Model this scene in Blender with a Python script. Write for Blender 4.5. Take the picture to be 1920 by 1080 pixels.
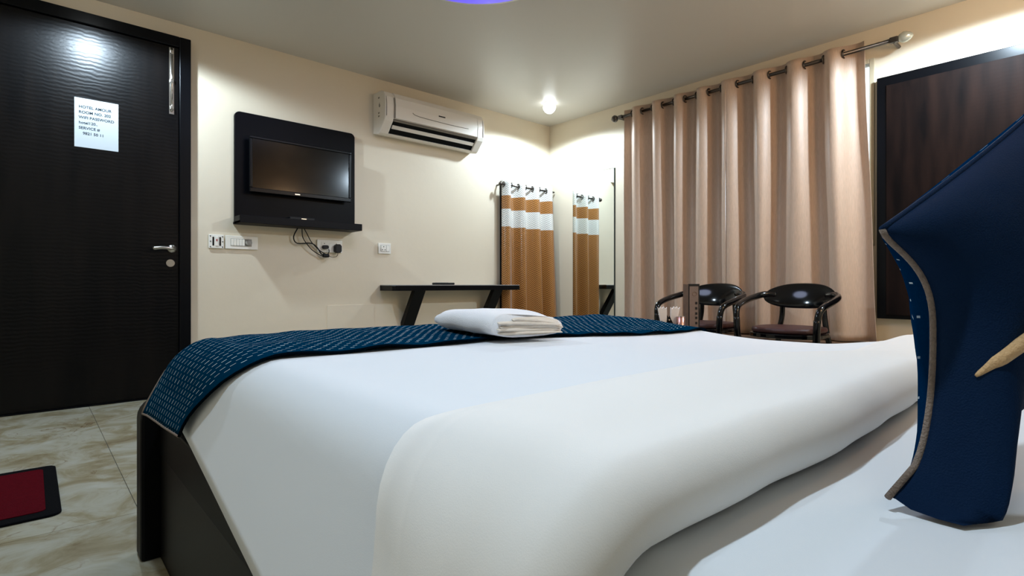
import bpy, bmesh, math, random
from mathutils import Vector, Matrix, noise
random.seed(7)
for o in list(bpy.data.objects): bpy.data.objects.remove(o, do_unlink=True)
scene = bpy.context.scene
COL = scene.collection
PI = math.pi

# ------------------------------------------------------------------ camera
F = 1010.0
cam_d = bpy.data.cameras.new('camera'); cam = bpy.data.objects.new('camera', cam_d); COL.objects.link(cam)
cam.location = (0, 0, 0.70)
cam.rotation_euler = (PI/2, 0, math.radians(48.2) - PI/2)
cam_d.sensor_width = 36; cam_d.lens = F*36/1920; cam_d.shift_y = -7/1920; cam_d.clip_start = 0.01
scene.camera = cam

# ------------------------------------------------------------------ world, exposure
w = bpy.data.worlds.new('daylight'); scene.world = w; w.use_nodes = True
w.node_tree.nodes['Background'].inputs[0].default_value = (0.78, 0.9, 1, 1)
w.node_tree.nodes['Background'].inputs[1].default_value = 1.6
scene.view_settings.view_transform = 'Standard'; scene.view_settings.look = 'None'
scene.view_settings.gamma = 1; scene.view_settings.use_curve_mapping = False
scene.view_settings.exposure = 0.4
COOL = (0.68, 0.85, 1.0); WARM = (1.0, 0.62, 0.33)
E_DOWN = 85; E_WARM = 15; E_LAMP = 10

# ------------------------------------------------------------------ materials
def lin(c): return tuple(((x/255)/12.92 if x/255 <= .04045 else ((x/255+.055)/1.055)**2.4) for x in c)
def mat(name, rgb, rough=.5, metal=0, spec=.5, coat=0, sheen=0, noise_amt=0, noise_scale=8, bump=0, bump_scale=60, emit=None, es=0, trans=0):
    m = bpy.data.materials.new(name); m.use_nodes = True
    nt = m.node_tree; b = nt.nodes['Principled BSDF']
    c = (*lin(rgb), 1)
    b.inputs['Base Color'].default_value = c
    b.inputs['Roughness'].default_value = rough; b.inputs['Metallic'].default_value = metal
    b.inputs['Specular IOR Level'].default_value = spec
    b.inputs['Coat Weight'].default_value = coat; b.inputs['Coat Roughness'].default_value = .08
    b.inputs['Sheen Weight'].default_value = sheen
    if trans: b.inputs['Transmission Weight'].default_value = trans
    tc = nt.nodes.new('ShaderNodeTexCoord')
    if noise_amt:
        n = nt.nodes.new('ShaderNodeTexNoise'); n.inputs['Scale'].default_value = noise_scale; n.inputs['Detail'].default_value = 5
        nt.links.new(tc.outputs['Object'], n.inputs['Vector'])
        mx = nt.nodes.new('ShaderNodeMix'); mx.data_type = 'RGBA'
        mx.inputs[6].default_value = tuple(min(1, x*(1-noise_amt)) for x in c[:3])+(1,)
        mx.inputs[7].default_value = tuple(min(1, x*(1+noise_amt)) for x in c[:3])+(1,)
        nt.links.new(n.outputs['Fac'], mx.inputs[0]); nt.links.new(mx.outputs[2], b.inputs['Base Color'])
    if bump:
        n2 = nt.nodes.new('ShaderNodeTexNoise'); n2.inputs['Scale'].default_value = bump_scale; n2.inputs['Detail'].default_value = 4
        nt.links.new(tc.outputs['Object'], n2.inputs['Vector'])
        bp = nt.nodes.new('ShaderNodeBump'); bp.inputs['Strength'].default_value = bump; bp.inputs['Distance'].default_value = .01
        nt.links.new(n2.outputs['Fac'], bp.inputs['Height']); nt.links.new(bp.outputs['Normal'], b.inputs['Normal'])
    if emit:
        b.inputs['Emission Color'].default_value = (*emit, 1); b.inputs['Emission Strength'].default_value = es
    return m

def ramp(nt, fac, stops):
    r = nt.nodes.new('ShaderNodeValToRGB'); e = r.color_ramp.elements
    while len(e) < len(stops): e.new(0.5)
    for i, (p, c) in enumerate(stops): e[i].position = p; e[i].color = (*c, 1)
    nt.links.new(fac, r.inputs['Fac']); return r

def math_node(nt, op, a, b=None):
    n = nt.nodes.new('ShaderNodeMath'); n.operation = op
    for i, v in enumerate((a, b)):
        if v is None: continue
        if isinstance(v, (int, float)): n.inputs[i].default_value = v
        else: nt.links.new(v, n.inputs[i])
    return n.outputs[0]

M = {}
M['wall'] = mat('cream_wall_paint', (220, 207, 184), .6, bump=.12, bump_scale=14, noise_amt=.02, noise_scale=3)
M['ceiling'] = mat('ceiling_paint', (208, 203, 194), .38, spec=.55, bump=.04, bump_scale=5)
M['black'] = mat('black_gloss', (6, 7, 10), .3, spec=.15)
M['blackmat'] = mat('black_matt', (10, 10, 11), .5, spec=.3)
M['chairblack'] = mat('black_lacquer', (4, 5, 8), .12, spec=.4)
M['tvboard'] = mat('tv_board_laminate', (4, 5, 9), .4, spec=.08, noise_amt=.2)
M['screen'] = mat('tv_screen_glass', (3, 4, 5), .14, spec=.2)
M['shelfwood'] = mat('dark_shelf_laminate', (12, 12, 15), .45, spec=.1)
M['desktop'] = mat('stone_top', (170, 168, 166), .25, noise_amt=.2, noise_scale=40)
M['acwhite'] = mat('ac_plastic', (226, 218, 206), .38)
M['acgrey'] = mat('ac_grey_line', (120, 112, 100), .5)
M['plate'] = mat('switch_plastic', (236, 232, 222), .35)
M['plategrey'] = mat('switch_grey', (150, 146, 138), .4)
M['plugred'] = mat('switch_red', (170, 80, 80), .4)
M['steel'] = mat('brushed_steel', (190, 186, 178), .28, metal=1)
M['chrome'] = mat('chrome', (215, 215, 215), .12, metal=1)
M['darkmetal'] = mat('dark_nickel', (88, 82, 78), .3, metal=1)
M['mirror'] = mat('mirror_glass', (238, 245, 243), .01, metal=1)
M['mirroredge'] = mat('mirror_edge', (40, 52, 50), .3)
M['paper'] = mat('paper', (172, 178, 181), .7)
M['ink'] = mat('ink', (40, 50, 58), .8, spec=.1)
M['white'] = mat('duvet_cotton', (214, 217, 221), .8, sheen=.1, bump=.05, bump_scale=900)
M['foldlit'] = mat('warm_lit_fold_cotton', (222, 219, 215), .8, sheen=.1, bump=.05, bump_scale=900)  # same white cotton as the duvet, warmer cast of the light put into its colour
M['sheet'] = mat('bottom_sheet_cotton', (214, 216, 219), .85, bump=.05, bump_scale=900)
M['towel'] = mat('towel_terry', (238, 236, 238), .95, sheen=.3, bump=.35, bump_scale=500)
M['towelin'] = mat('towel_hem', (232, 220, 206), .95, bump=.35, bump_scale=500)
M['piping'] = mat('tan_piping', (120, 104, 92), .8, bump=.5, bump_scale=500, noise_amt=.4, noise_scale=200)
M['tan'] = mat('tan_trim', (196, 158, 112), .8, bump=.4, bump_scale=300, noise_amt=.2, noise_scale=90)
M['hem'] = mat('runner_hem', (3, 12, 20), .9, spec=0)
M['maroon'] = mat('maroon_seat', (64, 32, 30), .5)
M['matred'] = mat('mat_red', (76, 2, 14), .95, spec=.05, noise_amt=.35, noise_scale=120, bump=.6, bump_scale=300)
M['matblack'] = mat('mat_border', (8, 8, 11), .9, spec=.05, bump=.5, bump_scale=300)
M['napkin'] = mat('napkin_paper', (238, 228, 222), .8)
M['copper'] = mat('copper_tumbler', (196, 150, 136), .25, metal=.8)
M['menuframe'] = mat('menu_frame', (22, 18, 18), .4)
M['menuside'] = mat('menu_side', (112, 84, 68), .5, noise_amt=.3, noise_scale=30)
M['menupage'] = mat('menu_page', (128, 108, 98), .45, noise_amt=.25, noise_scale=25)
M['bedside'] = mat('bed_laminate', (19, 17, 16), .5, spec=.12, noise_amt=.3, noise_scale=9)
M['bedblack'] = mat('bed_black', (5, 5, 6), .5, spec=.08)
M['ledge'] = mat('ledge_wood', (98, 72, 52), .5, noise_amt=.25, noise_scale=12)
M['winframe'] = mat('window_frame', (176, 164, 138), .5)
M['finial'] = mat('finial_glass', (186, 184, 168), .25, metal=.35)
M['grout'] = mat('grout', (110, 104, 92), .9)
M['dot'] = mat('holder_dot', (220, 190, 160), .5)
M['sconce'] = mat('sconce_shade', (255, 226, 190), .5, emit=(1, .62, .33), es=6)
M['bulb'] = mat('led_diffuser', (255, 255, 255), .4, emit=(.9, .97, 1), es=5)
M['purple'] = mat('purple_diffuser', (120, 110, 250), .4, emit=(.12, .08, 1.0), es=.6)
M['glass'] = mat('window_glass', (245, 250, 252), .02, trans=1)

# dark wood with wavy grain (door, wall cupboard)
def wood(name, c1, c2, rough, vert=True, wave=0.25, spec=.3):
    m = bpy.data.materials.new(name); m.use_nodes = True; nt = m.node_tree; b = nt.nodes['Principled BSDF']
    tc = nt.nodes.new('ShaderNodeTexCoord'); mp = nt.nodes.new('ShaderNodeMapping')
    mp.inputs['Scale'].default_value = (6, 6, .8) if vert else (1.5, 1.5, 14)
    nt.links.new(tc.outputs['Object'], mp.inputs['Vector'])
    n = nt.nodes.new('ShaderNodeTexNoise'); n.inputs['Scale'].default_value = 2; n.inputs['Detail'].default_value = 6
    nt.links.new(mp.outputs[0], n.inputs['Vector'])
    r = ramp(nt, n.outputs['Fac'], [(.35, lin(c1)), (.7, lin(c2))])
    nt.links.new(r.outputs[0], b.inputs['Base Color'])
    b.inputs['Roughness'].default_value = rough; b.inputs['Specular IOR Level'].default_value = spec
    wv = nt.nodes.new('ShaderNodeTexWave'); wv.bands_direction = 'Z'; wv.inputs['Scale'].default_value = 14
    wv.inputs['Distortion'].default_value = 5; wv.inputs['Detail'].default_value = 3; wv.inputs['Detail Scale'].default_value = 1.2
    nt.links.new(tc.outputs['Object'], wv.inputs['Vector'])
    bp = nt.nodes.new('ShaderNodeBump'); bp.inputs['Strength'].default_value = wave; bp.inputs['Distance'].default_value = .004
    nt.links.new(wv.outputs['Fac'], bp.inputs['Height']); nt.links.new(bp.outputs['Normal'], b.inputs['Normal'])
    return m
M['doorwood'] = wood('door_veneer', (4, 4, 5), (15, 12, 11), .32, wave=.09, spec=.17)
M['cupwood'] = wood('cupboard_veneer', (14, 10, 10), (36, 24, 20), .55, wave=.02, spec=.06)

# marble tile
def marble():
    m = bpy.data.materials.new('marble_tile'); m.use_nodes = True; nt = m.node_tree; b = nt.nodes['Principled BSDF']
    g = nt.nodes.new('ShaderNodeNewGeometry')
    n = nt.nodes.new('ShaderNodeTexNoise'); n.inputs['Scale'].default_value = 5; n.inputs['Detail'].default_value = 9; n.inputs['Roughness'].default_value = .62; n.inputs['Distortion'].default_value = 1.1
    nt.links.new(g.outputs['Position'], n.inputs['Vector'])
    r = ramp(nt, n.outputs['Fac'], [(.3, lin((126, 112, 86))), (.42, lin((146, 136, 110))), (.54, lin((164, 160, 142))), (.72, lin((176, 174, 162)))])
    n2 = nt.nodes.new('ShaderNodeTexNoise'); n2.inputs['Scale'].default_value = 4.5; n2.inputs['Detail'].default_value = 6; n2.inputs['Distortion'].default_value = 2.0
    nt.links.new(g.outputs['Position'], n2.inputs['Vector'])
    d = math_node(nt, 'ABSOLUTE', math_node(nt, 'SUBTRACT', n2.outputs['Fac'], .5))
    r2 = ramp(nt, d, [(0, (1, 1, 1)), (.018, (0, 0, 0))])
    n3 = nt.nodes.new('ShaderNodeTexNoise'); n3.inputs['Scale'].default_value = 2.3
    nt.links.new(g.outputs['Position'], n3.inputs['Vector'])
    r3 = ramp(nt, n3.outputs['Fac'], [(.48, (0, 0, 0)), (.66, (1, 1, 1))])
    f = math_node(nt, 'MULTIPLY', math_node(nt, 'MULTIPLY', r2.outputs[0], r3.outputs[0]), .75)
    mx = nt.nodes.new('ShaderNodeMix'); mx.data_type = 'RGBA'; mx.inputs[7].default_value = (*lin((112, 84, 54)), 1)
    nt.links.new(f, mx.inputs[0]); nt.links.new(r.outputs[0], mx.inputs[6]); nt.links.new(mx.outputs[2], b.inputs['Base Color'])
    b.inputs['Roughness'].default_value = .22
    return m
M['marble'] = marble()

# satin curtain: weave and slight show-through
def satin(name, rgb, rough, transl):
    m = bpy.data.materials.new(name); m.use_nodes = True; nt = m.node_tree; b = nt.nodes['Principled BSDF']; out = nt.nodes['Material Output']
    tc = nt.nodes.new('ShaderNodeTexCoord'); mp = nt.nodes.new('ShaderNodeMapping'); mp.inputs['Scale'].default_value = (40, 40, 4)
    nt.links.new(tc.outputs['Object'], mp.inputs['Vector'])
    n = nt.nodes.new('ShaderNodeTexNoise'); n.inputs['Scale'].default_value = 6; n.inputs['Detail'].default_value = 3
    nt.links.new(mp.outputs[0], n.inputs['Vector'])
    c = lin(rgb)
    r = ramp(nt, n.outputs['Fac'], [(.3, tuple(x*.9 for x in c)), (.7, tuple(min(1, x*1.08) for x in c))])
    nt.links.new(r.outputs[0], b.inputs['Base Color']); b.inputs['Roughness'].default_value = rough
    b.inputs['Sheen Weight'].default_value = .25
    t = nt.nodes.new('ShaderNodeBsdfTranslucent'); t.inputs['Color'].default_value = (*c, 1)
    ms = nt.nodes.new('ShaderNodeMixShader'); ms.inputs[0].default_value = transl
    nt.links.new(b.outputs[0], ms.inputs[1]); nt.links.new(t.outputs[0], ms.inputs[2]); nt.links.new(ms.outputs[0], out.inputs['Surface'])
    return m
M['curtain'] = satin('taupe_satin', (200, 172, 150), .46, .10)

# gold banded jacquard curtain: woven bands by height
def goldmat():
    m = bpy.data.materials.new('gold_banded_jacquard'); m.use_nodes = True; nt = m.node_tree; b = nt.nodes['Principled BSDF']
    uv = nt.nodes.new('ShaderNodeUVMap'); sp = nt.nodes.new('ShaderNodeSeparateXYZ'); nt.links.new(uv.outputs[0], sp.inputs[0])
    def chevrons():
        pp = math_node(nt, 'PINGPONG', sp.outputs[0], .022)
        return math_node(nt, 'ADD', math_node(nt, 'MULTIPLY', math_node(nt, 'SINE', math_node(nt, 'MULTIPLY', math_node(nt, 'ADD', sp.outputs[1], pp), 300)), .5), .5)
    d = chevrons()
    rg = ramp(nt, d, [(.2, lin((118, 72, 28))), (.85, lin((178, 122, 58)))])
    rw = ramp(nt, d, [(.1, lin((176, 172, 164))), (.7, lin((220, 218, 212)))])
    z = sp.outputs[1]
    top = math_node(nt, 'GREATER_THAN', z, 1.546)
    mid = math_node(nt, 'MULTIPLY', math_node(nt, 'GREATER_THAN', z, 1.252), math_node(nt, 'LESS_THAN', z, 1.42))
    mx = nt.nodes.new('ShaderNodeMix'); mx.data_type = 'RGBA'
    nt.links.new(math_node(nt, 'MAXIMUM', top, mid), mx.inputs[0]); nt.links.new(rg.outputs[0], mx.inputs[6]); nt.links.new(rw.outputs[0], mx.inputs[7])
    nt.links.new(mx.outputs[2], b.inputs['Base Color']); b.inputs['Roughness'].default_value = .27; b.inputs['Sheen Weight'].default_value = .2
    bp = nt.nodes.new('ShaderNodeBump'); bp.inputs['Strength'].default_value = .3; bp.inputs['Distance'].default_value = .003
    nt.links.new(d, bp.inputs['Height']); nt.links.new(bp.outputs['Normal'], b.inputs['Normal'])
    return m
M['gold'] = goldmat()

# navy cloth with woven white dashes
def dashes(name, base, cw, ch, lw, lh, margin=None, amt=.75, hs=1.0):
    m = bpy.data.materials.new(name); m.use_nodes = True; nt = m.node_tree; b = nt.nodes['Principled BSDF']
    uv = nt.nodes.new('ShaderNodeUVMap'); sp = nt.nodes.new('ShaderNodeSeparateXYZ'); nt.links.new(uv.outputs[0], sp.inputs[0])
    v = math_node(nt, 'DIVIDE', sp.outputs[1], ch); row = math_node(nt, 'FLOOR', v); fv = math_node(nt, 'FRACT', v)
    u = math_node(nt, 'ADD', math_node(nt, 'DIVIDE', sp.outputs[0], cw), math_node(nt, 'MULTIPLY', row, .5)); fu = math_node(nt, 'FRACT', u)
    du = math_node(nt, 'LESS_THAN', math_node(nt, 'ABSOLUTE', math_node(nt, 'SUBTRACT', fu, .5)), lw/2)
    dv = math_node(nt, 'LESS_THAN', math_node(nt, 'ABSOLUTE', math_node(nt, 'SUBTRACT', fv, .5)), lh/2)
    f = math_node(nt, 'MULTIPLY', du, dv)
    n = nt.nodes.new('ShaderNodeTexNoise'); n.inputs['Scale'].default_value = 26; nt.links.new(uv.outputs[0], n.inputs['Vector'])
    rn = ramp(nt, n.outputs['Fac'], [(.35, (.25,)*3), (.6, (1,)*3)])
    f = math_node(nt, 'MULTIPLY', math_node(nt, 'MULTIPLY', f, rn.outputs[0]), amt)
    if margin:
        a, c = margin
        f = math_node(nt, 'MULTIPLY', f, math_node(nt, 'MULTIPLY', math_node(nt, 'GREATER_THAN', sp.outputs[1], a), math_node(nt, 'LESS_THAN', sp.outputs[1], c)))
    mx = nt.nodes.new('ShaderNodeMix'); mx.data_type = 'RGBA'
    mx.inputs[6].default_value = (*lin(base), 1); mx.inputs[7].default_value = (*lin((206, 220, 228)), 1)
    nt.links.new(f, mx.inputs[0]); nt.links.new(mx.outputs[2], b.inputs['Base Color']); b.inputs['Roughness'].default_value = .75; b.inputs['Specular IOR Level'].default_value = 0
    wn = nt.nodes.new('ShaderNodeTexNoise'); wn.inputs['Scale'].default_value = 400; nt.links.new(uv.outputs[0], wn.inputs['Vector'])
    bp = nt.nodes.new('ShaderNodeBump'); bp.inputs['Strength'].default_value = .3; bp.inputs['Distance'].default_value = .003
    nt.links.new(wn.outputs['Fac'], bp.inputs['Height']); nt.links.new(bp.outputs['Normal'], b.inputs['Normal'])
    return m
M['runner'] = dashes('navy_runner_jacquard', (0, 42, 66), .026, .016, .36, .2, margin=(1.06, 1.555))
M['cushfront'] = dashes('navy_cushion_jacquard', (0, 32, 62), .045, .017, .2, .12, amt=.6)
M['cushback'] = mat('navy_cushion_plain', (0, 26, 54), .8, spec=.12, bump=.25, bump_scale=700, noise_amt=.12, noise_scale=30)

# ------------------------------------------------------------------ builders
ORG = {}
class MB:
    def __init__(s): s.v = []; s.f = []; s.uv = None
    def box(s, x0, x1, y0, y1, z0, z1):
        b = len(s.v)
        s.v += [(x0, y0, z0), (x1, y0, z0), (x1, y1, z0), (x0, y1, z0), (x0, y0, z1), (x1, y0, z1), (x1, y1, z1), (x0, y1, z1)]
        s.f += [tuple(b+i for i in q) for q in ((3, 2, 1, 0), (4, 5, 6, 7), (0, 1, 5, 4), (1, 2, 6, 5), (2, 3, 7, 6), (3, 0, 4, 7))]
        return s
    def prism(s, poly, axis, a, c):
        """poly of 2D points extruded along axis: 'x' poly=(y,z), 'y' poly=(x,z), 'z' poly=(x,y)"""
        b = len(s.v); n = len(poly)
        for t in (a, c):
            for p, q in poly:
                s.v.append({'x': (t, p, q), 'y': (p, t, q), 'z': (p, q, t)}[axis])
        s.f.append(tuple(b+i for i in range(n))[::-1]); s.f.append(tuple(b+n+i for i in range(n)))
        for i in range(n): s.f.append((b+i, b+(i+1) % n, b+n+(i+1) % n, b+n+i))
        return s
    def tube(s, pts, r, n=10, cap=True, sub=4):
        pts = [Vector(p) for p in pts]
        if sub > 1 and len(pts) > 2:
            q = []
            for i in range(len(pts)-1):
                p0 = pts[max(i-1, 0)]; p1 = pts[i]; p2 = pts[i+1]; p3 = pts[min(i+2, len(pts)-1)]
                for k in range(sub):
                    t = k/sub
                    q.append(.5*((2*p1)+(-p0+p2)*t+(2*p0-5*p1+4*p2-p3)*t*t+(-p0+3*p1-3*p2+p3)*t**3))
            q.append(pts[-1]); pts = q
        b = len(s.v); N = len(pts); up = None
        for i, p in enumerate(pts):
            d = (pts[min(i+1, N-1)]-pts[max(i-1, 0)]).normalized()
            if up is None: up = d.orthogonal().normalized()
            up = (up-d*up.dot(d)).normalized(); sd = d.cross(up)
            rr = r(i/(N-1)) if callable(r) else r
            for k in range(n):
                a = 2*PI*k/n; s.v.append(tuple(p+up*rr*math.cos(a)+sd*rr*math.sin(a)))
        for i in range(N-1):
            for k in range(n):
                s.f.append((b+i*n+k, b+i*n+(k+1) % n, b+(i+1)*n+(k+1) % n, b+(i+1)*n+k))
        if cap:
            s.f.append(tuple(b+k for k in range(n))[::-1]); s.f.append(tuple(b+(N-1)*n+k for k in range(n)))
        return s
    def lathe(s, prof, c, axis='z', n=24):
        """prof: list of (radius, height along axis)"""
        b = len(s.v); c = Vector(c)
        for r, h in prof:
            for k in range(n):
                a = 2*PI*k/n; u, v = r*math.cos(a), r*math.sin(a)
                s.v.append(tuple(c+Vector({'z': (u, v, h), 'x': (h, u, v), 'y': (v, h, u)}[axis])))
        for i in range(len(prof)-1):
            for k in range(n): s.f.append((b+i*n+k, b+i*n+(k+1) % n, b+(i+1)*n+(k+1) % n, b+(i+1)*n+k))
        s.f.append(tuple(b+k for k in range(n))[::-1]); s.f.append(tuple(b+(len(prof)-1)*n+k for k in range(n)))
        return s
    def torus(s, c, R, r, axis='y', n=20, m=8):
        b = len(s.v); c = Vector(c)
        for i in range(n):
            a = 2*PI*i/n
            for j in range(m):
                t = 2*PI*j/m; q = R+r*math.cos(t); u, v, h = q*math.cos(a), q*math.sin(a), r*math.sin(t)
                s.v.append(tuple(c+Vector({'z': (u, v, h), 'x': (h, u, v), 'y': (v, h, u)}[axis])))
        for i in range(n):
            for j in range(m): s.f.append((b+i*m+j, b+((i+1) % n)*m+j, b+((i+1) % n)*m+(j+1) % m, b+i*m+(j+1) % m))
        return s
    def grid(s, fn, nu, nv, uvfn=None):
        b = len(s.v)
        if uvfn and s.uv is None: s.uv = {}
        for i in range(nu+1):
            for j in range(nv+1):
                p = fn(i/nu, j/nv)
                if uvfn: s.uv[len(s.v)] = uvfn(i/nu, j/nv)
                s.v.append(tuple(p))
        for i in range(nu):
            for j in range(nv): s.f.append((b+i*(nv+1)+j, b+(i+1)*(nv+1)+j, b+(i+1)*(nv+1)+j+1, b+i*(nv+1)+j+1))
        return s
    def build(s, name, m, parent=None, smooth=False, bevel=0, solid=0, solid_off=-1, subsurf=0, org=None, seg=2):
        o0 = Vector(org) if org is not None else (ORG[parent] if parent is not None else Vector((0, 0, 0)))
        me = bpy.data.meshes.new(name); me.from_pydata([tuple(Vector(p)-o0) for p in s.v], [], s.f)
        if s.uv:
            l = me.uv_layers.new(name='UVMap')
            for lp in me.loops: l.data[lp.index].uv = s.uv.get(lp.vertex_index, (0, 0))
        me.validate(); bm = bmesh.new(); bm.from_mesh(me); bmesh.ops.recalc_face_normals(bm, faces=bm.faces); bm.to_mesh(me); bm.free()
        for p in me.polygons: p.use_smooth = smooth
        me.materials.append(M[m] if isinstance(m, str) else m)
        o = bpy.data.objects.new(name, me); COL.objects.link(o)
        if parent is None: o.location = o0
        else: o.parent = parent
        ORG[o] = o0
        if solid:
            md = o.modifiers.new('solid', 'SOLIDIFY'); md.thickness = solid; md.offset = solid_off
        if bevel:
            md = o.modifiers.new('bevel', 'BEVEL'); md.width = bevel; md.segments = seg; md.limit_method = 'ANGLE'; md.angle_limit = math.radians(40)
        if subsurf:
            md = o.modifiers.new('sub', 'SUBSURF'); md.levels = subsurf; md.render_levels = subsurf
        return o

def tag(o, label, cat, group=None):
    o['label'] = label; o['category'] = cat
    if group: o['group'] = group
    return o
def thing(name, label, cat, loc, group=None):
    o = bpy.data.objects.new(name, None); COL.objects.link(o); o.location = loc; o.empty_display_size = .05
    ORG[o] = Vector(loc); return tag(o, label, cat, group)
def struct(o): o['kind'] = 'structure'; return o
def rrect(x0, x1, z0, z1, r, corners=(1, 1, 1, 1), n=6):
    """rounded rectangle; corners order: bottom-left, bottom-right, top-right, top-left"""
    out = []
    for (cx, cz, a0, on, px, pz) in ((x0+r, z0+r, PI, corners[0], x0, z0), (x1-r, z0+r, 1.5*PI, corners[1], x1, z0), (x1-r, z1-r, 0, corners[2], x1, z1), (x0+r, z1-r, .5*PI, corners[3], x0, z1)):
        if not on: out.append((px, pz)); continue
        for k in range(n+1):
            a = a0+k/n*PI/2; out.append((cx+r*math.cos(a), cz+r*math.sin(a)))
    return out
def text_mesh(txt, size, m, parent, loc, rot, ext=.0004, name='lettering'):
    cu = bpy.data.curves.new(name, 'FONT'); cu.body = txt; cu.size = size; cu.extrude = ext; cu.offset = .0004 if name == 'lettering' else 0
    t = bpy.data.objects.new(name+'_curve', cu); COL.objects.link(t)
    dg = bpy.context.evaluated_depsgraph_get(); dg.update()
    me = bpy.data.meshes.new_from_object(t.evaluated_get(dg)); bpy.data.objects.remove(t, do_unlink=True); bpy.data.curves.remove(cu)
    me.materials.clear(); me.materials.append(M[m]); me.name = name
    o = bpy.data.objects.new(name, me); COL.objects.link(o); o.parent = parent
    o.location = Vector(loc)-ORG[parent]; o.rotation_euler = rot; ORG[o] = Vector(loc); return o
def sm(a, b, x):
    t = max(0, min(1, (x-a)/(b-a))); return t*t*(3-2*t)

# ------------------------------------------------------------------ room shell
XL, XR, YF, YB, ZC = -1.3, 4.08, -0.5, 3.97, 2.36
fl = struct(MB().box(XL-.1, XR+.1, YF-.1, YB+.1, -.1, -.004).build('floor', 'grout'))
tm = None
tw, tl = .8, 1.2
for i in range(-2, 5):
    for j in range(-2, 3):
        x0 = .25+i*tw; y0 = 2.0+j*tl
        a0, a1 = max(x0+.0012, XL), min(x0+tw-.0012, XR); b0, b1 = max(y0+.0012, YF), min(y0+tl-.0012, YB)
        if a1-a0 < .05 or b1-b0 < .05: continue
        MB().box(a0, a1, b0, b1, -.012, 0).build('tile', 'marble', fl)
struct(MB().box(XL-.1, XR+.1, YF-.1, YB+.1, ZC, ZC+.1).build('ceiling', 'ceiling'))
wb = struct(MB().box(XL-.1, XR+.12, YB, YB+.12, 0, ZC).build('wall_back', 'wall'))
MB().box(1.672, 2.06, YB-.004, YB+.01, .0, .54).build('cover_panel', 'wall', wb, bevel=.001)
struct(MB().box(XL-.12, XL, YF-.1, YB, 0, ZC).build('wall_left', 'wall'))
struct(MB().box(XL, XR, YF-.12, YF, 0, ZC).build('wall_front', 'wall'))
# wall with the window opening
WY0, WY1, WZ0, WZ1 = 1.035, 2.80, .95, 2.165
wr = MB(); wr.box(XR, XR+.14, YF-.1, WY0, 0, ZC).box(XR, XR+.14, WY1, YB, 0, ZC).box(XR, XR+.14, WY0, WY1, 0, WZ0).box(XR, XR+.14, WY0, WY1, WZ1, ZC)
struct(wr.build('wall_right', 'wall'))
wn = struct(thing('window_1', 'x', 'x', (XR+.05, (WY0+WY1)/2, WZ0))); del wn['label']; del wn['category']
fr = MB(); t = .028
fr.box(XR-.012, XR+.06, WY0, WY0+t, WZ0, WZ1).box(XR-.012, XR+.06, WY1-t, WY1, WZ0, WZ1).box(XR-.012, XR+.06, WY0+t, WY1-t, WZ0, WZ0+t).box(XR-.012, XR+.06, WY0+t, WY1-t, WZ1-t, WZ1)
fr.build('window_frame', 'winframe', wn, bevel=.003)
ym = (WY0+WY1)/2
MB().box(XR+.0, XR+.05, ym-.025, ym+.025, WZ0+t, WZ1-t).build('mullion', 'winframe', wn)
for a, c in ((WY0+t, ym-.025), (ym+.025, WY1-t)): MB().box(XR+.025, XR+.031, a, c, WZ0+t, WZ1-t).build('pane', 'glass', wn)
# low wooden ledge below the window
struct(MB().box(XR-.24, XR, 1.0, 3.0, 0, .325).build('trim_1', 'ledge', bevel=.004))

# entrance door
d1 = struct(thing('door_1', 'x', 'x', (.28, YB, 0))); del d1['label']; del d1['category']
f_ = MB(); f_.box(.70, .763, YB-.05, YB, 0, 2.257).box(-.25, -.187, YB-.05, YB, 0, 2.257).box(-.187, .70, YB-.05, YB, 2.19, 2.257)
f_.build('door_frame', 'black', d1, bevel=.004)
leaf = MB().box(-.185, .698, YB-.034, YB-.002, .006, 2.187).build('door_leaf', 'doorwood', d1, bevel=.002)
h = MB(); h.lathe([(.024, 0), (.024, .008), (.020, .012)], (.66, YB-.046, .922), 'y', 20)
h.tube([(.66, YB-.036, .922), (.66, YB-.075, .922), (.645, YB-.086, .923), (.60, YB-.088, .924), (.555, YB-.084, .918)], lambda q: .0085+.003*q, 10)
h.build('handle', 'steel', leaf, smooth=True)
MB().lathe([(.023, 0), (.023, .006), (.012, .009)], (.652, YB-.043, .832), 'y', 20).build('lock', 'steel', leaf)
bo = MB().box(.646, .672, YB-.0375, YB-.0335, 1.765, 2.18).build('tower_bolt', 'steel', leaf)
MB().tube([(.659, YB-.044, 1.78), (.659, YB-.044, 2.18)], .0065, 8).build('bolt_rod', 'chrome', leaf, smooth=True)
for z in (1.79, 1.96, 2.14): MB().box(.648, .670, YB-.052, YB-.037, z, z+.022).build('bolt_guide', 'steel', leaf, bevel=.003)
MB().tube([(.659, YB-.05, 1.80), (.659, YB-.066, 1.80)], .005, 8).build('bolt_knob', 'steel', leaf)
MB().box(-.19, .70, YB-.06, YB-.034, 0, .006).build('threshold', 'black', d1)

# second doorway, dark frame behind the gold curtain
d2 = struct(thing('door_2', 'x', 'x', (3.75, YB, 0))); del d2['label']; del d2['category']
f2 = MB(); f2.box(3.392, 3.432, YB-.02, YB, 0, 1.70).box(4.03, 4.07, YB-.02, YB, 0, 1.70).box(3.432, 4.03, YB-.02, YB, 1.66, 1.70)
MB().box(3.432, 4.03, YB-.012, YB-.001, 0, 1.66).build('door_leaf', 'plate', d2)
f2.build('door_frame', 'black', d2)

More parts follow.
